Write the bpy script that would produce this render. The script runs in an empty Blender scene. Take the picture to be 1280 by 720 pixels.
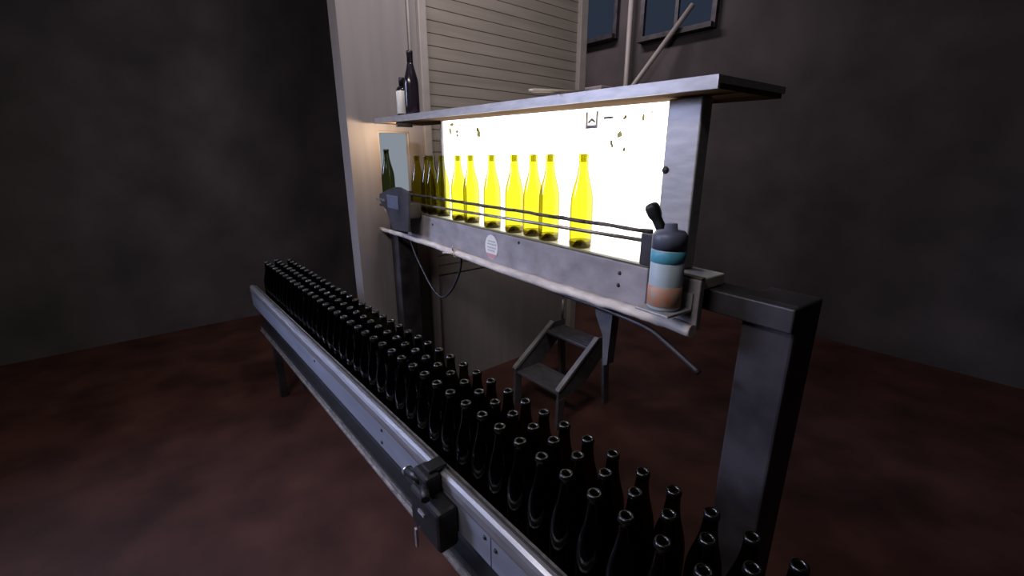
import bpy, bmesh, math, random
from mathutils import Vector, Matrix
random.seed(7)
PI = math.pi
S = bpy.context.scene
COL = S.collection

# ------------------------------------------------------------------ materials
def nodes(name):
    m = bpy.data.materials.new(name); m.use_nodes = True
    nt = m.node_tree; nt.nodes.clear()
    return m, nt, nt.nodes.new('ShaderNodeOutputMaterial')

def mat(name, col, rough=.6, metal=0., var=.12, scale=9., stretch=(1, 1, 1), bump=0., spec=.5, col2=None):
    m, nt, out = nodes(name)
    b = nt.nodes.new('ShaderNodeBsdfPrincipled')
    tc = nt.nodes.new('ShaderNodeTexCoord'); mp = nt.nodes.new('ShaderNodeMapping')
    mp.inputs['Scale'].default_value = stretch
    nz = nt.nodes.new('ShaderNodeTexNoise'); nz.inputs['Scale'].default_value = scale; nz.inputs['Detail'].default_value = 5
    rp = nt.nodes.new('ShaderNodeValToRGB')
    c2 = col2 or tuple(c * (1 - 2 * var) for c in col)
    c1 = col if col2 else tuple(min(1, c * (1 + var)) for c in col)
    rp.color_ramp.elements[0].position = .3; rp.color_ramp.elements[1].position = .7
    rp.color_ramp.elements[0].color = (*c2, 1); rp.color_ramp.elements[1].color = (*c1, 1)
    L = nt.links.new
    L(tc.outputs['Object'], mp.inputs[0]); L(mp.outputs[0], nz.inputs['Vector'])
    L(nz.outputs['Fac'], rp.inputs[0]); L(rp.outputs[0], b.inputs['Base Color'])
    b.inputs['Roughness'].default_value = rough; b.inputs['Metallic'].default_value = metal
    b.inputs['Specular IOR Level'].default_value = spec
    if bump:
        bp = nt.nodes.new('ShaderNodeBump'); bp.inputs['Strength'].default_value = bump
        bp.inputs['Distance'].default_value = .01
        L(nz.outputs['Fac'], bp.inputs['Height']); L(bp.outputs[0], b.inputs['Normal'])
    L(b.outputs[0], out.inputs[0])
    return m

def emit(name, col, strength):
    m, nt, out = nodes(name)
    e = nt.nodes.new('ShaderNodeEmission')
    tc = nt.nodes.new('ShaderNodeTexCoord'); nz = nt.nodes.new('ShaderNodeTexNoise')
    nz.inputs['Scale'].default_value = 2.
    rp = nt.nodes.new('ShaderNodeValToRGB')
    rp.color_ramp.elements[0].color = (*[c * .9 for c in col], 1); rp.color_ramp.elements[1].color = (*col, 1)
    nt.links.new(tc.outputs['Object'], nz.inputs['Vector']); nt.links.new(nz.outputs['Fac'], rp.inputs[0])
    nt.links.new(rp.outputs[0], e.inputs[0])
    e.inputs[1].default_value = strength
    nt.links.new(e.outputs[0], out.inputs[0])
    return m

def glass(name, face_col, edge_col, rough=.06, refl=.9, base=.04):
    """thin coloured glass: longer paths near the rim absorb more, clear-coat reflection on top"""
    m, nt, out = nodes(name)
    L = nt.links.new
    lw = nt.nodes.new('ShaderNodeLayerWeight'); lw.inputs[0].default_value = .5
    rp = nt.nodes.new('ShaderNodeValToRGB')
    rp.color_ramp.elements[0].color = (*face_col, 1); rp.color_ramp.elements[0].position = .35
    rp.color_ramp.elements[1].color = (*edge_col, 1); rp.color_ramp.elements[1].position = 1.
    tr = nt.nodes.new('ShaderNodeBsdfTransparent'); gl = nt.nodes.new('ShaderNodeBsdfGlossy')
    gl.inputs['Roughness'].default_value = rough
    p = nt.nodes.new('ShaderNodeMath'); p.operation = 'POWER'; p.inputs[1].default_value = 4.5
    q = nt.nodes.new('ShaderNodeMath'); q.operation = 'MULTIPLY_ADD'; q.inputs[1].default_value = refl; q.inputs[2].default_value = base
    mx = nt.nodes.new('ShaderNodeMixShader')
    L(lw.outputs['Facing'], rp.inputs[0]); L(rp.outputs[0], tr.inputs[0])
    L(lw.outputs['Facing'], p.inputs[0]); L(p.outputs[0], q.inputs[0]); L(q.outputs[0], mx.inputs[0])
    L(tr.outputs[0], mx.inputs[1]); L(gl.outputs[0], mx.inputs[2]); L(mx.outputs[0], out.inputs[0])
    return m

M = dict(
    floor=mat('floor_paint', (.082, .033, .025), .6, var=.25, scale=3., bump=.05, spec=.25),
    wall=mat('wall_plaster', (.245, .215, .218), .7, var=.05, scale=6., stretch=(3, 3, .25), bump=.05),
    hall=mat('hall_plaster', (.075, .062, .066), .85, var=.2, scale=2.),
    slab=mat('ceiling_paint', (.3, .28, .28), .9),
    siding=mat('lap_siding', (.235, .20, .175), .6, var=.08, scale=5., stretch=(1, .3, 4)),
    trim=mat('painted_trim', (.34, .30, .285), .5, var=.06),
    roof=mat('booth_sheet_steel', (.42, .395, .40), .42, .35, var=.1, scale=14., stretch=(1, 4, 4)),
    board=mat('worn_grey_board', (.30, .27, .285), .6, var=.16, scale=11., stretch=(1, 1, 1.5), bump=.1),
    soffit=mat('brown_soffit_board', (.20, .13, .085), 1., var=.15, scale=8., stretch=(.4, 4, 4), spec=0.),
    white=mat('white_deck', (.62, .60, .50), .3, var=.06),
    casing=mat('lamp_casing', (.35, .34, .34), .5, .3),
    darksteel=mat('dark_steel', (.055, .048, .056), .5, .4, var=.3),
    black=mat('black_rubber', (.012, .011, .013), .5, var=.3),
    deck=mat('deck_plastic', (.10, .09, .06), .5, var=.2),
    pipe=mat('dirty_white_pipe', (.62, .54, .48), .65, var=.16, scale=22., stretch=(.6, 2, 2), bump=.2),
    rod=mat('guide_steel', (.34, .31, .29), .4, .7, var=.25, scale=40.),
    rodworn=mat('worn_guide_steel', (.10, .085, .07), .6, .5, var=.5, scale=60., bump=.5),
    alu=mat('rail_aluminium', (.50, .49, .53), .34, .75, var=.14, scale=12., stretch=(.5, 6, 6)),
    plate=mat('side_plate_steel', (.30, .32, .40), .42, .45, var=.1, scale=5., stretch=(.6, 3, 3)),
    belt=mat('belt', (.02, .018, .02), .5, var=.3),
    stool=mat('grey_steel_steps', (.12, .11, .12), .5, .3, var=.15, scale=20.),
    stooledge=mat('worn_step_edge', (.36, .34, .35), .45, .4, var=.12),
    label=mat('paper_label', (.75, .72, .70), .6, var=.04),
    pink=mat('pink_print', (.55, .26, .28), .6, var=.05),
    print=mat('grey_print', (.42, .38, .36), .6, var=.05),
    navy=mat('navy_cap', (.10, .11, .16), .45, var=.1),
    cyan=mat('cyan_band', (.09, .36, .50), .45, var=.06),
    paleblue=mat('pale_blue_label', (.42, .50, .56), .5, var=.08),
    orange=mat('orange_print', (.50, .19, .11), .5, col2=(.34, .28, .22), scale=60.),
    darkglass=mat('wine_filled_glass', (.02, .014, .022), .16, var=.2),
    foil=mat('dark_foil', (.028, .02, .03), .35, .2, var=.2),
    cable=mat('cable_rubber', (.022, .02, .024), .5, var=.2),
    wood=mat('pale_stick', (.72, .62, .52), .6, var=.1),
    stain=glass('olive_flake', (.25, .22, .07), (.1, .08, .02), .5, .1),
    stain2=glass('yellow_flake', (.32, .30, .15), (.3, .28, .1), .5, .1),
    cupboard=mat('hall_cupboard', (.42, .37, .35), .6, var=.1),
    screen=emit('lit_diffuser', (1., .985, .93), 3.0),
    daylight=emit('frosted_daylight', (.66, .76, .86), .36),
    dusk=emit('dusk_glass', (.22, .30, .50), .10),
    lit=glass('green_bottle_glass', (.665, .645, .125), (.36, .29, .03), .06, .6),
    litbase=glass('thick_bottle_glass', (.30, .26, .05), (.2, .16, .03)),
    rim=glass('rim_glass', (.24, .25, .13), (.1, .1, .06), .3, .5, .10),
    dark=glass('shaded_bottle_glass', (.24, .25, .13), (.06, .06, .035), .1, .35),  # copy of the bottle glass with the belt's shade put into its colour
)

# ------------------------------------------------------------------ mesh helper
class MB:
    def __init__(s): s.b = bmesh.new(); s.mi = 0
    def _f(s, vs, smooth=False):
        try:
            f = s.b.faces.new(vs); f.material_index = s.mi; f.smooth = smooth; return f
        except ValueError: return None
    def box(s, lo, hi, bev=0., mtx=None):
        g = bmesh.ops.create_cube(s.b, size=1.)
        vs = g['verts']
        for v in vs:
            v.co = Vector([(lo[i] + hi[i]) / 2 + v.co[i] * (hi[i] - lo[i]) for i in range(3)])
        fs = {f for v in vs for f in v.link_faces}
        if bev:
            es = list({e for v in vs for e in v.link_edges})
            r = bmesh.ops.bevel(s.b, geom=es, offset=bev, segments=2, profile=.5, affect='EDGES')
            fs = {f for v in r['verts'] for f in v.link_faces} | {f for f in fs if f.is_valid}
        vs2 = {v for f in fs if f.is_valid for v in f.verts}
        for f in fs:
            if f.is_valid: f.material_index = s.mi
        if mtx:
            for v in vs2: v.co = mtx @ v.co
        return s
    def prism(s, pts, axis, a, b):
        """polygon pts in the two other axes, extruded from a to b along axis 0/1/2"""
        def mk(p, w):
            c = list(p); c.insert(axis, w); return s.b.verts.new(c)
        A = [mk(p, a) for p in pts]; B = [mk(p, b) for p in pts]
        s._f(A); s._f(list(reversed(B)))
        n = len(pts)
        for i in range(n): s._f([A[i], B[i], B[(i + 1) % n], A[(i + 1) % n]])
        return s
    def tube(s, path, r, n=10, caps=True):
        path = [Vector(p) for p in path]
        rs = r if isinstance(r, (list, tuple)) else [r] * len(path)
        rings = []; ref = None
        for i, p in enumerate(path):
            t = (path[min(i + 1, len(path) - 1)] - path[max(i - 1, 0)]).normalized()
            if ref is None: ref = Vector((0, 0, 1)) if abs(t.z) < .9 else Vector((1, 0, 0))
            u = (ref - t * ref.dot(t)).normalized(); ref = u; w = t.cross(u)
            rings.append([s.b.verts.new(p + (u * math.cos(2 * PI * k / n) + w * math.sin(2 * PI * k / n)) * rs[i]) for k in range(n)])
        for A, B in zip(rings, rings[1:]):
            for k in range(n): s._f([A[k], A[(k + 1) % n], B[(k + 1) % n], B[k]], True)
        if caps: s._f(list(reversed(rings[0]))); s._f(rings[-1])
        return s
    def lathe(s, prof, n=24, c=(0, 0, 0), mats=None):
        rings = []
        for r, z in prof:
            if r < 1e-6: rings.append([s.b.verts.new((c[0], c[1], c[2] + z))])
            else: rings.append([s.b.verts.new((c[0] + r * math.cos(2 * PI * k / n), c[1] + r * math.sin(2 * PI * k / n), c[2] + z)) for k in range(n)])
        for i, (A, B) in enumerate(zip(rings, rings[1:])):
            s.mi = mats[i] if mats else s.mi
            for k in range(n):
                a, b = A[k % len(A)], A[(k + 1) % n % len(A)]
                d, e = B[k % len(B)], B[(k + 1) % n % len(B)]
                vs = []
                for v in (a, b, e, d):
                    if v not in vs: vs.append(v)
                if len(vs) > 2: s._f(vs, True)
        return s
    def build(s, name, mats, parent=None, loc=None):
        bmesh.ops.recalc_face_normals(s.b, faces=s.b.faces)
        me = bpy.data.meshes.new(name); s.b.to_mesh(me); s.b.free()
        for m in (mats if isinstance(mats, (list, tuple)) else [mats]): me.materials.append(m)
        o = bpy.data.objects.new(name, me); COL.objects.link(o)
        if parent: o.parent = parent
        if loc: o.location = loc
        return o

def empty(name, loc=(0, 0, 0), rz=0.):
    o = bpy.data.objects.new(name, None); COL.objects.link(o)
    o.empty_display_size = .05; o.location = loc; o.rotation_euler = (0, 0, rz); return o
def tag(o, label, cat, group=None):
    o['label'] = label; o['category'] = cat
    if group: o['group'] = group
    return o
def struct(o): o['kind'] = 'structure'; return o
def copy_tree(o, parent=None):
    c = o.copy(); COL.objects.link(c)
    if parent: c.parent = parent
    for ch in list(o.children): copy_tree(ch, c)
    return c
def smoothpath(pts, n=6):
    P = [Vector(p) for p in pts]; out = []
    for i in range(len(P) - 1):
        p0, p1, p2, p3 = P[max(i - 1, 0)], P[i], P[i + 1], P[min(i + 2, len(P) - 1)]
        for k in range(n):
            t = k / n
            out.append(.5 * ((2 * p1) + (p2 - p0) * t + (2 * p0 - 5 * p1 + 4 * p2 - p3) * t * t + (3 * p1 - p0 - 3 * p2 + p3) * t ** 3))
    out.append(P[-1]); return out

# ------------------------------------------------------------------ camera (eye 1.72 m, looking along the line)
CZ = 1.72
cam = bpy.data.objects.new('camera', bpy.data.cameras.new('camera')); COL.objects.link(cam)
cam.data.sensor_width = 36; cam.data.lens = 550 / 1280 * 36; cam.data.clip_start = .02
th, ph = math.atan(162 / 550), math.radians(40.5)
fwd = Vector((-math.cos(ph) * math.cos(th), math.sin(ph) * math.cos(th), -math.sin(th)))
cam.location = (0, 0, CZ); cam.rotation_euler = fwd.to_track_quat('-Z', 'Y').to_euler()
S.camera = cam

# ------------------------------------------------------------------ the hall
struct(MB().box((-5.6, -3.1, -.1), (3.1, 5.1, 0)).build('floor', M['floor']))
struct(MB().box((-5.6, -3.1, 4.2), (3.1, 5.1, 4.3)).build('ceiling', M['slab']))
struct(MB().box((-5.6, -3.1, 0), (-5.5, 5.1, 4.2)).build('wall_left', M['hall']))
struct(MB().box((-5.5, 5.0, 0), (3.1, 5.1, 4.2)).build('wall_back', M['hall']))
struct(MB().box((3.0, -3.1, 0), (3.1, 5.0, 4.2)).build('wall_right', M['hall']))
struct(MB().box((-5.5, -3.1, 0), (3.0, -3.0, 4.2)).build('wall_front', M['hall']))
# partition between the two bays; a window niche is cut behind the end of the booth
PX = -2.72
part = MB()
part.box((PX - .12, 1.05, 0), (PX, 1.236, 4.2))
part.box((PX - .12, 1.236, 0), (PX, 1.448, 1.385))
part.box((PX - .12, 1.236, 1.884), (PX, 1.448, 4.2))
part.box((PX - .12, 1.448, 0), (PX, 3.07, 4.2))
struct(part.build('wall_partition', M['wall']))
w = struct(MB().box((PX - .045, 1.236, 1.385), (PX - .03, 1.448, 1.884)).build('window_1', M['daylight']))
f = MB()
f.box((PX - .03, 1.236, 1.385), (PX - .01, 1.246, 1.884)); f.box((PX - .03, 1.438, 1.385), (PX - .01, 1.448, 1.884))
f.box((PX - .03, 1.246, 1.874), (PX - .01, 1.438, 1.884)); f.box((PX - .03, 1.246, 1.385), (PX - .01, 1.438, 1.395))
f.build('window_frame', M['trim'], w)
# lap siding on the right part of the partition: wedge boards one above the other
sd = MB(); z = .9
while z < 4.15:
    h = .072
    pts = [(PX + .0005, z), (PX + .0075, z), (PX + .0075, z + .006), (PX + .003, z + h), (PX + .0005, z + h)]
    sd.prism(pts, 1, 1.60, 3.018)
    z += h
struct(sd.build('wall_siding', M['siding']))
struct(MB().box((PX, 1.543, 0), (PX + .035, 1.60, 4.2), .006).build('trim_1', M['trim']))
struct(MB().box((PX - .14, 3.018, 0), (PX + .045, 3.100, 4.2), .006).build('trim_2', M['trim']))
tag(MB().tube([(PX + .02, 1.481, z) for z in (1.95, 2.6, 3.4, 4.15)], .009, 10).build('conduit', M['trim']),
    'thin pale vertical conduit on the wall above the two dark bottles', 'pipe')
# far hall windows
def hall_window(name, x0, x1, z0, z1, mull):
    w = struct(MB().box((x0, 4.985, z0), (x1, 4.998, z1)).build(name, M['dusk']))
    f = MB(); t = .05
    f.box((x0 - t, 4.94, z0 - t), (x0, 5, z1 + t)); f.box((x1, 4.94, z0 - t), (x1 + t, 5, z1 + t))
    f.box((x0, 4.94, z1), (x1, 5, z1 + t)); f.box((x0 - .04, 4.88, z0 - t), (x1 + .04, 5, z0))
    if mull: f.box(((x0 + x1) / 2 - .02, 4.95, z0), ((x0 + x1) / 2 + .02, 5, z1))
    f.build('window_frame', M['darksteel'], w)
hall_window('window_2', -4.36, -3.86, 3.2, 3.95, False)
hall_window('window_3', -3.42, -2.6, 3.08, 3.95, True)
tag(MB().tube([(-3.58, 4.9, 0), (-3.58, 4.9, 4.2)], .03, 12).build('drain_pipe', M['trim']),
    'pale vertical pipe on the far hall wall between two dim windows', 'pipe')
tag(MB().tube([(-4.82, 3.675, .02), (-3.42, 4.55, 2.30), (-2.81, 4.93, 3.29)], .028, 10).build('leaning_pole', M['trim']),
    'long pale pole leaning slantwise on the far hall wall below a window', 'pole')
cb = empty('cupboard', (-3.92, 4.75, 0)); tag(cb, 'tall pale cupboard against the far wall seen over the booth roof', 'cupboard')
MB().box((-.26, -.22, 0), (.26, .22, 2.56), .01).build('carcass', M['cupboard'], cb)
for sx in (-1, 1):
    d = MB().box((min(0, sx * .25) + .004, -.24, .08), (max(0, sx * .25) - .004, -.221, 2.5), .004).build('door', M['cupboard'], cb)
    MB().tube([(sx * .035, -.255, 1.1), (sx * .035, -.255, 1.25)], .008).build('handle', M['darksteel'], d)
hc = empty('wall_lamp', (-4.45, 4.9, 3.0)); tag(hc, 'dark lamp bracket under the dim window on the far hall wall', 'lamp')
MB().box((-.05, .0, -.12), (.05, .1, .12), .01).build('back_plate', M['black'], hc)
MB().tube([(0, 0, .05), (0, -.1, .12), (0, -.16, .08)], .022).build('arm', M['black'], hc)
MB().lathe([(0, .1), (.05, .09), (.11, -.02), (.115, -.06), (0, -.05)], 18, (0, -.18, 0)).build('lamp_shade', M['black'], hc)

# ------------------------------------------------------------------ inspection booth (its own frame, turned 4.8 degrees)
BA = math.radians(4.8)
BL = Vector((-.65, 1.05, 0))
booth = empty('inspection_booth', BL, -BA)
tag(booth, 'long bottle inspection booth with a glowing white back panel and grey front boards', 'inspection booth')
def bw(x, t, z):
    return Vector((BL.x + x * math.cos(BA) + t * math.sin(BA), BL.y - x * math.sin(BA) + t * math.cos(BA), z))
ZD = 1.434
# roof: slightly sloping sheet with a folded front lip
def roof_z(x): return 1.868 - .024 * x
rf = MB()
rf.prism([(-1.985, roof_z(-1.985) + .018), (.16, roof_z(.16) + .012), (.16, roof_z(.16) + .028), (-1.985, roof_z(-1.985) + .030)], 1, -.028, .27)
ro = rf.build('roof', M['roof'], booth)
sf = MB(); sf.prism([(-1.98, roof_z(-1.98) + .001), (.155, roof_z(.155) + .001), (.155, roof_z(.155) + .0115), (-1.98, roof_z(-1.98) + .0175)], 1, -.027, .265)
sf.build('soffit', M['soffit'], ro)
lip = MB(); lip.prism([(-1.985, roof_z(-1.985)), (.16, roof_z(.16)), (.16, roof_z(.16) + .0285), (-1.985, roof_z(-1.985) + .0305)], 1, -.036, -.028)
lip.build('front_lip', M['roof'], ro)
# lit back panel and lamp casing
pnb = MB(); pnb.prism([(-1.385, ZD - .03), (-.018, ZD - .03), (-.018, roof_z(-.018) - .001), (-1.385, roof_z(-1.385) - .001)], 1, .105, .111)
pn = pnb.build('light_panel', M['screen'], booth)
cs = MB(); cs.prism([(-1.40, ZD - .06), (-.005, ZD - .06), (-.005, roof_z(-.005) - .001), (-1.40, roof_z(-1.40) - .001)], 1, .1115, .205)
cs.build('lamp_casing', M['casing'], booth)
MB().box((-1.398, .095, ZD), (-1.3855, .111, roof_z(-1.385) - .001)).build('panel_frame', M['casing'], booth)
# marks on the panel: small sign with an outlined arrow, a dash, stuck flakes
sg = MB()
y0, y1 = .098, .1035
sg.prism([(-.368, 1.813), (-.318, 1.813), (-.318, 1.864), (-.323, 1.864), (-.323, 1.823), (-.363, 1.823), (-.363, 1.864), (-.368, 1.864)], 1, y0, y1)
sgo = sg.build('sign', M['print'], pn)
MB().prism([(-.357, 1.829), (-.343, 1.837), (-.329, 1.829), (-.329, 1.835), (-.343, 1.844), (-.357, 1.835)], 1, y0, y1).build('arrow', M['print'], pn)
MB().box((-.290, y0, 1.838), (-.254, y1, 1.844)).build('dash', M['print'], pn)
for (x, z, rx, rz_, k) in [(-1.293, 1.878, .024, .010, 'stain2'), (-1.312, 1.850, .012, .020, 'stain2'), (-1.241, 1.826, .009, .012, 'stain'), (-1.244, 1.843, .014, .010, 'stain2'),
                           (-1.056, 1.845, .012, .010, 'stain'), (-1.046, 1.825, .016, .018, 'stain2'), (-.258, 1.768, .005, .010, 'stain'), (-.254, 1.757, .004, .008, 'stain'),
                           (-.206, 1.745, .006, .008, 'stain'), (-.226, 1.790, .014, .011, 'stain2'), (-.209, 1.839, .006, .005, 'stain'), (-.213, 1.835, .006, .004, 'stain'),
                           (-.142, 1.832, .005, .011, 'stain2'), (-.114, 1.845, .003, .003, 'stain'), (-1.214, 1.872, .008, .006, 'stain')]:
    pts = []
    for a in range(9):
        q = random.uniform(.6, 1.1); pts.append((x + rx * q * math.cos(a * 2 * PI / 9), z + rz_ * q * math.sin(a * 2 * PI / 9)))
    MB().prism(pts, 1, .1038, .1046).build('stain', M[k], pn)
# deck, front boards, seam, bolts, sticker
MB().box((-1.99, .0, ZD - .0299), (.16, .104, ZD), .003).build('deck', M['white'], booth)
for a, b in ((-1.628, .0145), (.0175, .17)):
    MB().box((a, -.022, 1.305), (b, -.001, ZD + .001), .003).build('front_board', M['board'], booth)
    MB().box((a, -.020, ZD + .0015), (b, -.002, ZD + .007), .001).build('board_edge', M['deck'], booth)
for x, z in ((-.082, 1.402), (-.084, 1.366), (-.57, 1.418), (-1.30, 1.40)):
    MB().lathe([(0, .004), (.005, .003), (.0065, 0), (0, 0)], 10).build('bolt', M['darksteel'], booth).matrix_local = Matrix.Translation((x, -.022, z)) @ Matrix.Rotation(PI / 2, 4, 'X')
def oval(cx, cz, rx, rz_, y0, y1, n=28, lo=-9, hi=9):
    pts = [(cx + rx * math.cos(2 * PI * k / n), cz + rz_ * math.sin(2 * PI * k / n)) for k in range(n)]
    pts = [(p[0], min(max(p[1], lo), hi)) for p in pts]
    return MB().prism(pts, 1, y0, y1)
st = oval(-.758, 1.372, .046, .050, -.0235, -.0222).build('sticker', M['label'], booth)
st['label'] = 'round white sticker with a pink band'
oval(-.758, 1.372, .0445, .0485, -.0242, -.0236, hi=1.343, lo=1.3).build('pink_band', M['pink'], st)
ln = MB()
for k, (z, wd) in enumerate([(1.392, .044), (1.380, .058), (1.366, .060), (1.354, .050)]):
    x = -.758 - wd / 2
    while x < -.758 + wd / 2:
        q = random.uniform(.005, .011); ln.box((x, -.0242, z), (x + q, -.0236, z + .0055)); x += q + .003
ln.build('lettering', M['print'], st)
# pale bumper pipe along the bottom of the boards
pp = smoothpath([(-2.05, -.03, 1.286), (-1.60, -.034, 1.296), (-1.15, -.036, 1.300), (-.62, -.038, 1.299), (-.19, -.038, 1.305), (.0, -.036, 1.310), (.17, -.034, 1.308)], 8)
pp = [p + Vector((0, random.uniform(-.0015, .0015), random.uniform(-.0018, .0018))) for p in pp]
bp = MB().tube(pp, [.0125 + .004 * min(1, max(0, (p.x + 1.9) / 1.3)) + random.uniform(-.0007, .0007) for p in pp], 12).build('bumper_pipe', M['pipe'], booth)
tie = MB()
tie.tube([Vector((-1.035 + .002 * a, -.036 + .018 * math.cos(a), 1.30 + .018 * math.sin(a))) for a in [k * PI / 6 for k in range(13)]], .004, 6)
tie.tube([(-1.035, -.052, 1.312), (-1.03, -.06, 1.328), (-1.02, -.058, 1.342)], [.004, .004, .002], 6)
tie.tube([(-1.035, -.054, 1.30), (-1.08, -.06, 1.298), (-1.13, -.058, 1.288)], [.006, .006, .003], 6)
tie.build('twist_tie', M['pipe'], bp)
# two guide rods in front of the bottles and the bracket that holds them
MB().tube([(-1.60 + k * .0445, -.004, 1.531 + random.uniform(-.0012, .0012)) for k in range(37)], [.0062 + random.uniform(-.0008, .0012) for k in range(37)], 8).build('guide_rod', M['rodworn'], booth)['label'] = 'upper rod, dark and rough'
MB().tube([(-1.60, -.004, 1.482), (-.8, -.004, 1.494), (-.005, -.004, 1.505)], .0058, 10).build('guide_rod', M['rod'], booth)['label'] = 'lower rod, smooth grey'
MB().box((-.018, -.022, ZD + .0075), (.020, .012, 1.528), .003).build('guide_bracket', M['darksteel'], booth)
MB().box((-1.618, -.012, ZD), (-1.598, .01, 1.548), .003).build('guide_bracket', M['darksteel'], booth)
hd = MB().tube(smoothpath([(.062, -.03, 1.530), (.050, -.034, 1.552), (.036, -.04, 1.580), (.027, -.044, 1.600), (.022, -.046, 1.611)], 4),
               [.0115] * 4 + [.013] * 4 + [.0165, .0175, .018, .0182, .018, .0172, .0155, .0125, .006], 14)
hd.build('clamp_handle', M['black'], booth)['label'] = 'black rubber knob leaning out beside the guide rods'
MB().box((.040, -.034, 1.500), (.085, .0, 1.542), .004).build('clamp_block', M['navy'], booth)
# right post, legs, bracket, drive end
MB().box((-.022, .050, ZD), (.075, .094, 1.866), .004).build('post', M['roof'], booth)
MB().lathe([(0, .006), (.008, .005), (.010, 0), (0, 0)], 12).build('bolt', M['darksteel'], booth).matrix_local = Matrix.Translation((-.012, .050, 1.69)) @ Matrix.Rotation(PI / 2, 4, 'X')
for x, t in ((-2.015, .02), (.24, .06)):
    lg = MB().box((x, t, .012), (x + .12, t + .13, ZD - .031), .006).build('leg', M['darksteel'], booth)
    MB().box((x - .03, t - .03, 0), (x + .15, t + .16, .012), .003).build('foot_plate', M['darksteel'], lg)
MB().box((-2.02, .04, ZD - .09), (.36, .13, ZD - .032), .004).build('beam', M['darksteel'], booth)
br = MB(); br.prism([(-.30, 1.343), (-.19, 1.343), (-.195, 1.20), (-.205, 1.03), (-.225, 1.02), (-.232, 1.13), (-.27, 1.20)], 1, .09, .125)
br.build('hanging_bracket', M['stool'], booth)
dh = MB()
dh.prism([(-1.795, 1.492), (-1.785, 1.525), (-1.70, 1.545), (-1.55, 1.575), (-1.486, 1.578), (-1.40, 1.565), (-1.366, 1.555), (-1.399, 1.357), (-1.622, 1.341), (-1.687, 1.436)], 1, -.112, -.102)
dc = dh.build('drive_cover', M['darksteel'], booth)
MB().box((-1.66, -.118, 1.46), (-1.50, -.1125, 1.53), .003).build('cover_plate', M['navy'], dc)
MB().box((-1.83, -.1015, 1.455), (-1.64, -.024, 1.469), .003).build('end_tray', M['darksteel'], booth)
MB().box((-1.60, -.1015, 1.42), (-1.42, -.0235, 1.50), .006).build('gear_box', M['darksteel'], booth)
MB().box((-1.815, -.121, 1.491), (-1.68, -.113, 1.502)).build('guide_end', M['rod'], booth)

# ------------------------------------------------------------------ bottles
PROF = [(0, .026), (.012, .022), (.024, .006), (.029, 0), (.0335, .002), (.0355, .008), (.036, .014), (.036, .024), (.036, .05), (.036, .09), (.036, .13), (.0356, .150), (.0343, .166),
        (.0315, .183), (.0275, .200), (.0230, .217), (.0190, .235), (.0163, .252), (.0150, .266), (.0143, .280), (.0141, .2865), (.0158, .288),
        (.0160, .2945), (.0152, .2985), (.0128, .300), (.0098, .2990), (.0092, .294), (.0092, .275)]
def bottle_mesh(name, body, base, rim):
    mb = MB()
    mats = [1 if z2 < .03 else 2 if z1 > .2864 else 0 for (_, z1), (_, z2) in zip(PROF, PROF[1:])]
    mats[0] = mats[1] = mats[2] = 1
    mb.lathe(PROF, 28, mats=mats)
    return mb.build(name, [body, base, rim])
GB = 'bottles in front of the lit panel'
lit = [(-1.148, .050, 'the first of the seven yellow glowing bottles, nearest the dark end of the booth'),
       (-1.038, .054, 'the second yellow glowing bottle from the dark end of the booth'),
       (-.859, .050, 'the third yellow glowing bottle, standing above the round white sticker'),
       (-.699, .050, 'the fourth yellow glowing bottle, first past the round white sticker'),
       (-.592, .060, 'fifth yellow glowing bottle, partly hidden behind its right neighbour'),
       (-.483, .048, 'sixth yellow glowing bottle, overlapping the one behind it'),
       (-.317, .046, 'yellow glowing bottle standing alone under the small arrow sign')]
unlit = [(-1.611, .050, 'dim clear green bottle by the guide bracket, first past the drive cover'),
         (-1.510, .062, 'dim clear green bottle, second past the drive cover'),
         (-1.422, .050, 'dim clear green bottle, third past the drive cover'),
         (-1.335, .060, 'dim clear green bottle right beside the edge of the lit panel')]
proto = None
for i, (x, t, lab) in enumerate(lit + unlit):
    if proto is None: o = proto = bottle_mesh('wine_bottle', M['lit'], M['litbase'], M['lit'])
    else: o = proto.copy(); COL.objects.link(o)
    o.location = bw(x, t, ZD); o.scale = (1.04, 1.04, 1.0); o.rotation_euler.z = i
    tag(o, lab, 'bottle', GB if i < 7 else 'unlit bottles on the booth deck')
# a last bottle beyond the drive cover
o = bottle_mesh('wine_bottle', M['dark'], M['dark'], M['rim']); o.location = bw(-1.775, -.058, 1.47)
tag(o, 'dark bottle standing against the pale blue window past the booth end', 'bottle')

# accumulation belt: three rows of empty dark bottles
belt0 = None
rows = [(-.466, .626, 'dark empty wine bottle on the belt, in the row beside the metal rail', 'belt bottles, row beside the rail'),
        (-.492, .694, 'dark empty wine bottle on the belt, in the middle row', 'belt bottles, middle row'),
        (-.441, .762, 'dark empty wine bottle on the belt, in the row along the open far edge', 'belt bottles, row along the far edge')]
ZB = .75
for x0, y, lab, grp in rows:
    for k in range(-36, 8):
        x = x0 + .0785 * k
        if x > .08: continue
        if belt0 is None: o = belt0 = bottle_mesh('wine_bottle', M['dark'], M['dark'], M['rim'])
        else: o = belt0.copy(); COL.objects.link(o)
        o.location = (x + random.uniform(-.002, .002), y + random.uniform(-.001, .001), ZB)
        o.rotation_euler.z = random.uniform(0, 6)
        tag(o, lab, 'bottle', grp)

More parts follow.
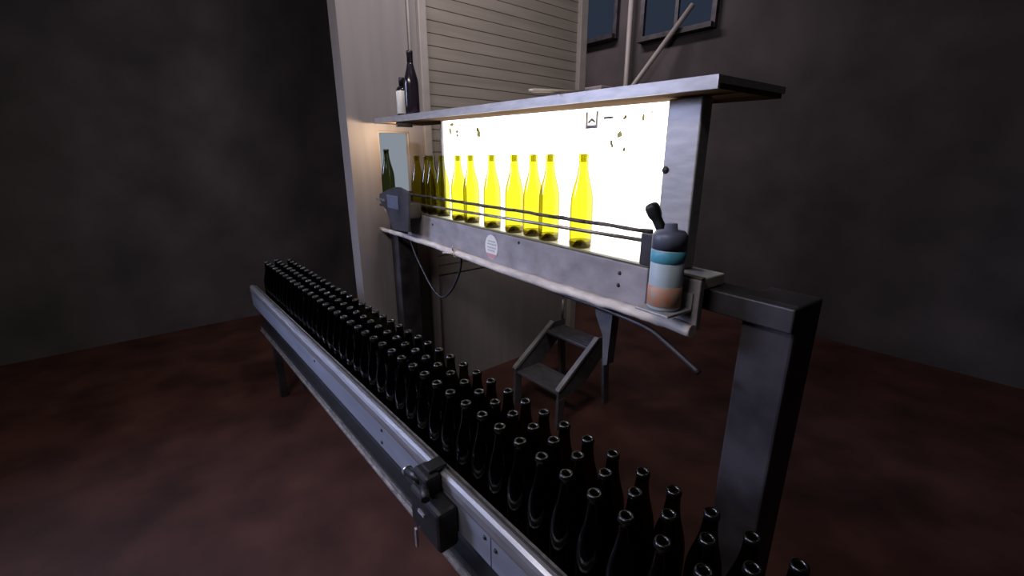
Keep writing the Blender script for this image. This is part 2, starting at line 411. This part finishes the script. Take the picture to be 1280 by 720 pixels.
# ------------------------------------------------------------------ accumulation conveyor
cv = empty('bottle_conveyor', (-1.4, .69, 0)); tag(cv, 'long low conveyor with a bright metal guide rail full of dark bottles', 'conveyor')
def cbuild(mb, name, m, parent=cv): 
    o = mb.build(name, m, parent)
    if parent is cv: o.matrix_parent_inverse = Matrix.Translation((1.4, -.69, 0))
    return o
X0, X1 = -3.5, .45
cbuild(MB().box((X0, .575, .715), (X1, .815, ZB), .004), 'belt', M['belt'])
cbuild(MB().box((X0, .60, .56), (X1, .80, .714)), 'bed_frame', M['black'])
rl = MB()
prof = [(.566, .838), (.563, .849), (.555, .8535), (.545, .8535), (.536, .848), (.5315, .838), (.5315, .815), (.534, .803), (.548, .800), (.560, .806), (.566, .820)]
rl.prism(prof, 0, X0, X1)
rail = cbuild(rl, 'guide_rail', M['alu'])
cbuild(MB().box((X0, .5675, .835), (X1, .574, .848)), 'wear_strip', M['rod'])
for a, b in ((X0, -.712), (-.708, X1)):
    cbuild(MB().box((a, .536, .705), (b, .543, .799)), 'side_plate', M['plate'])
for x, z in ((-1.349, .782), (-1.356, .728), (-.735, .782), (-.69, .775), (-.35, .78), (-2.1, .78)):
    o = MB().lathe([(0, .004), (.005, .0035), (.007, 0), (0, 0)], 10).build('bolt', M['darksteel'], cv)
    o.matrix_local = Matrix.Translation((x + 1.4, .536 - .69, z)) @ Matrix.Rotation(PI / 2, 4, 'X')
es = MB(); es.prism([(.552, .505), (.566, .505), (.566, .530), (.560, .530), (.560, .511), (.552, .511)], 0, X0, X1)
cbuild(es, 'edge_strip', M['rod'])
cbuild(MB().box((X0, .567, .50), (X1, .60, .56)), 'lower_beam', M['black'])
cbuild(MB().box((X0, .818, .70), (X1, .828, .765), .002), 'far_edge', M['darksteel'])
for x in (-3.4, .36):
    for y in (.59, .75):
        cbuild(MB().box((x, y, 0), (x + .05, y + .05, .56), .004), 'leg', M['darksteel'])
# black sensor clamp on the rail
cl = cbuild(MB().box((-1.02, .470, .665), (-.855, .5355, .800), .012), 'sensor_clamp', M['black'])
c2 = MB(); c2.box((-1.01, .480, .800), (-.93, .530, .862), .01); c2.box((-.99, .50, .862), (-.945, .56, .872), .003)
c2.tube([(-.975, .49, .83), (-1.045, .485, .822)], [.014, .014], 12); c2.tube([(-.94, .48, .835), (-.90, .46, .83)], [.012, .012], 12)
cj = cbuild(c2, 'clamp_jaw', M['black'])
t_ = MB().tube([(-1.046, .485, .822), (-1.058, .484, .820)], .016, 12)
tb = cbuild(t_, 'clamp_screw', M['alu'])
tb2 = MB(); tb2.box((-.990, .462, .60), (-.978, .470, .668), .002); tb2.box((-.965, .47, .745), (-.93, .466, .752), .001)
cbuild(tb2, 'clamp_tab', M['alu'])

# ------------------------------------------------------------------ things on the roof
zr = roof_z(-1.62) + .031
fb = empty('wine_bottle', bw(-1.555, .02, roof_z(-1.555) + .030)); tag(fb, 'tall full dark bottle standing alone and uncovered on the booth roof', 'bottle')
MB().lathe([(0, 0), (.033, 0), (.0365, .006), (.037, .05), (.037, .145), (.036, .16), (.032, .18), (.026, .202), (.020, .222), (.0165, .24), (.0150, .248), (0, .248)], 28).build('bottle_body', M['darkglass'], fb)
MB().lathe([(0, .2485), (.0152, .2485), (.0150, .287), (.0164, .289), (.0164, .300), (.013, .303), (0, .303)], 24).build('foil_capsule', M['foil'], fb)
lb = empty('wine_bottle', bw(-1.68, .022, roof_z(-1.68) + .030)); tag(lb, 'shorter dark bottle with a white paper label on the booth roof', 'bottle')
MB().lathe([(0, 0), (.030, 0), (.033, .005), (.0335, .05), (.0335, .120), (.032, .132), (.027, .143), (.018, .150), (0, .150)], 28).build('bottle_body', M['darkglass'], lb)
MB().lathe([(0, .1505), (.0165, .1505), (.0165, .188), (.0155, .192), (0, .192)], 22).build('bottle_cap', M['foil'], lb)
MB().lathe([(.0338, .012), (.0345, .013), (.0345, .124), (.0338, .125)], 28).build('bottle_label', M['label'], lb)
sk = empty('long_handled_tool', bw(-.385, -.03, roof_z(-.385) + .034)); tag(sk, 'pale thin stick tool with a dark ferrule lying over the booth roof edge', 'tool')
a, b = bw(-.400, -.115, roof_z(-.4) + .0385) - sk.location, bw(-.31, .03, roof_z(-.31) + .0375) - sk.location
MB().tube([a, a.lerp(b, .1), a.lerp(b, .3), b], [.003, .006, .0055, .0045], 10).build('shaft', M['wood'], sk)
d = (b - a).normalized()
MB().tube([b + d * .0005, b + d * .05], [.0065, .0065], 10).build('ferrule', M['black'], sk)
MB().tube([b + d * .0505, b + d * .14], [.004, .003], 10).build('tip', M['wood'], sk)

# ------------------------------------------------------------------ hanging cable and hose under the booth
cp = smoothpath([(-1.67, .002, 1.30), (-1.615, .006, 1.203), (-1.53, .008, 1.125), (-1.42, .008, 1.045), (-1.30, .006, 1.012), (-1.20, .004, 1.06), (-1.12, .003, 1.14), (-1.07, .002, 1.22), (-1.05, .0, 1.303)], 6)
tag(MB().tube([bw(*p) for p in cp], .006, 8).build('cable', M['cable']), 'thin black cable hanging in a loop below the booth front', 'cable')
hp = smoothpath([(-.50, -.006, 1.288), (-.358, -.008, 1.272), (-.205, -.008, 1.272), (-.069, -.01, 1.270), (.027, -.01, 1.262), (.10, -.012, 1.236), (.19, -.012, 1.195)], 6)
tag(MB().tube([bw(*p) for p in hp], .0075, 8).build('hose', M['darksteel']), 'dark hose sagging away below the pale bumper pipe', 'hose')

# ------------------------------------------------------------------ plastic bottle in a holder at the end of the booth
pb = empty('plastic_bottle', bw(.108, -.075, 1.362)); tag(pb, 'plastic bottle with cyan band and orange print fixed at the booth post', 'plastic bottle')
R_ = .040
MB().lathe([(0, 0), (R_ - .004, 0), (R_, .005), (R_, .148), (R_ - .003, .150), (0, .150)], 28).build('bottle_body', M['paleblue'], pb)
MB().lathe([(R_ + .0003, .010), (R_ + .001, .0105), (R_ + .001, .060), (R_ + .0003, .0605)], 28).build('orange_label', M['orange'], pb)
MB().lathe([(R_ + .0003, .118), (R_ + .001, .1185), (R_ + .001, .1465), (R_ + .0003, .147)], 28).build('cyan_band', M['cyan'], pb)
MB().lathe([(0, .1505), (R_ + .001, .1505), (R_ + .001, .182), (R_ - .006, .192), (.016, .194), (.014, .21), (0, .21)], 28).build('bottle_cap', M['navy'], pb)
h = MB(); h.box((.06, -.122, 1.354), (.156, -.024, 1.361), .002); h.box((.06, -.0285, 1.362), (.156, -.0225, 1.40))
h.build('bottle_holder', M['casing'], booth)

# ------------------------------------------------------------------ step stool behind the booth
ss = empty('step_stool', (-1.94, 2.08, 0)); tag(ss, 'grey two-step metal stool standing on the floor behind the booth', 'step stool')
for y0, y1, z in ((-.20, .02, .26), (.08, .27, .50)):
    tr = MB().box((-.205, y0, z - .022), (.195, y1, z), .005).build('tread', M['stool'], ss)
    g = MB()
    for k in range(5): g.box((-.19, y0 + .03 + k * .034, z), (.18, y0 + .042 + k * .034, z + .003))
    g.build('grip_ribs', M['stool'], tr)
for sx in (-.222, .20):
    sp = MB().prism([(-.215, .22), (-.215, .285), (.16, .545), (.285, .545), (.285, .46), (.02, .235)], 0, sx, sx + .018).build('side_panel', M['stool'], ss)
    MB().prism([(-.222, .2855), (-.215, .2990), (.155, .5570), (.166, .546), (-.20, .2855)], 0, sx - .008, sx + .026).build('edge_trim', M['stooledge'], sp)
    MB().prism([(-.215, .2195), (-.16, .2195), (-.165, .0), (-.225, .0)], 0, sx - .004, sx + .022).build('leg', M['stool'], ss)
    MB().prism([(.225, .4595), (.285, .4595), (.315, .0), (.265, .0)], 0, sx - .004, sx + .022).build('leg', M['stool'], ss)
    MB().tube([(sx + .009, .265, .5455), (sx + .009, .265, .70)], .010, 10).build('upright', M['stooledge'], ss)

# ------------------------------------------------------------------ light
def area(name, loc, target, sx, sy, power, col, spread=180):
    l = bpy.data.lights.new(name, 'AREA'); l.shape = 'RECTANGLE'; l.size = sx; l.size_y = sy; l.energy = power; l.color = col; l.spread = math.radians(spread)
    o = bpy.data.objects.new(name, l); COL.objects.link(o); o.location = loc
    o.rotation_euler = (Vector(target) - Vector(loc)).to_track_quat('-Z', 'Y').to_euler(); return o
area('hanging_tube_light', (-1.0, -1.0, 3.2), (-1.6, 1.3, 1.2), 1.5, .25, 34, (1., .94, .95))
area('added_wall_fill', (-.9, .95, 3.9), (-2.72, 1.75, 2.7), .6, .2, 16, (1., .95, .95), 105)  # added unseen light, brightens the upper wall while the roof shades below
area('added_cool_fill', (-4.6, -2.6, 2.7), (-1.5, .6, .8), 1.4, 1.4, 20, (.58, .66, 1.), 45)  # added cool light with no opening behind it, tints rail and side plate
area('added_hall_fill', (-3.7, 3.6, 4.1), (-3.7, 5, 2.6), 1.2, .2, 26, (1., .90, .95))  # added unseen light, lifts the far wall beyond the partition
# added warm light in a made-up housing under the roof, for the partition's glow
sl = MB().box((-1.75, .0, roof_z(-1.75) - .022), (-1.725, .09, roof_z(-1.75)), .003).build('added_lamp_housing', M['casing'], booth)
area('added_end_glow', bw(-1.76, .045, roof_z(-1.75) - .014), bw(-2.6, -.10, 1.74), .08, .02, 1.3, (1., .74, .46), 130)
W = bpy.data.worlds.new('world'); S.world = W; W.use_nodes = True
W.node_tree.nodes['Background'].inputs[0].default_value = (.6, .55, .65, 1); W.node_tree.nodes['Background'].inputs[1].default_value = .0

S.view_settings.view_transform = 'Standard'; S.view_settings.look = 'None'
S.view_settings.exposure = 0; S.view_settings.gamma = 1; S.view_settings.use_curve_mapping = False
S.cycles.use_denoising = True
S.cycles.transparent_max_bounces = 40; S.cycles.max_bounces = 10
S.cycles.sample_clamp_indirect = 4
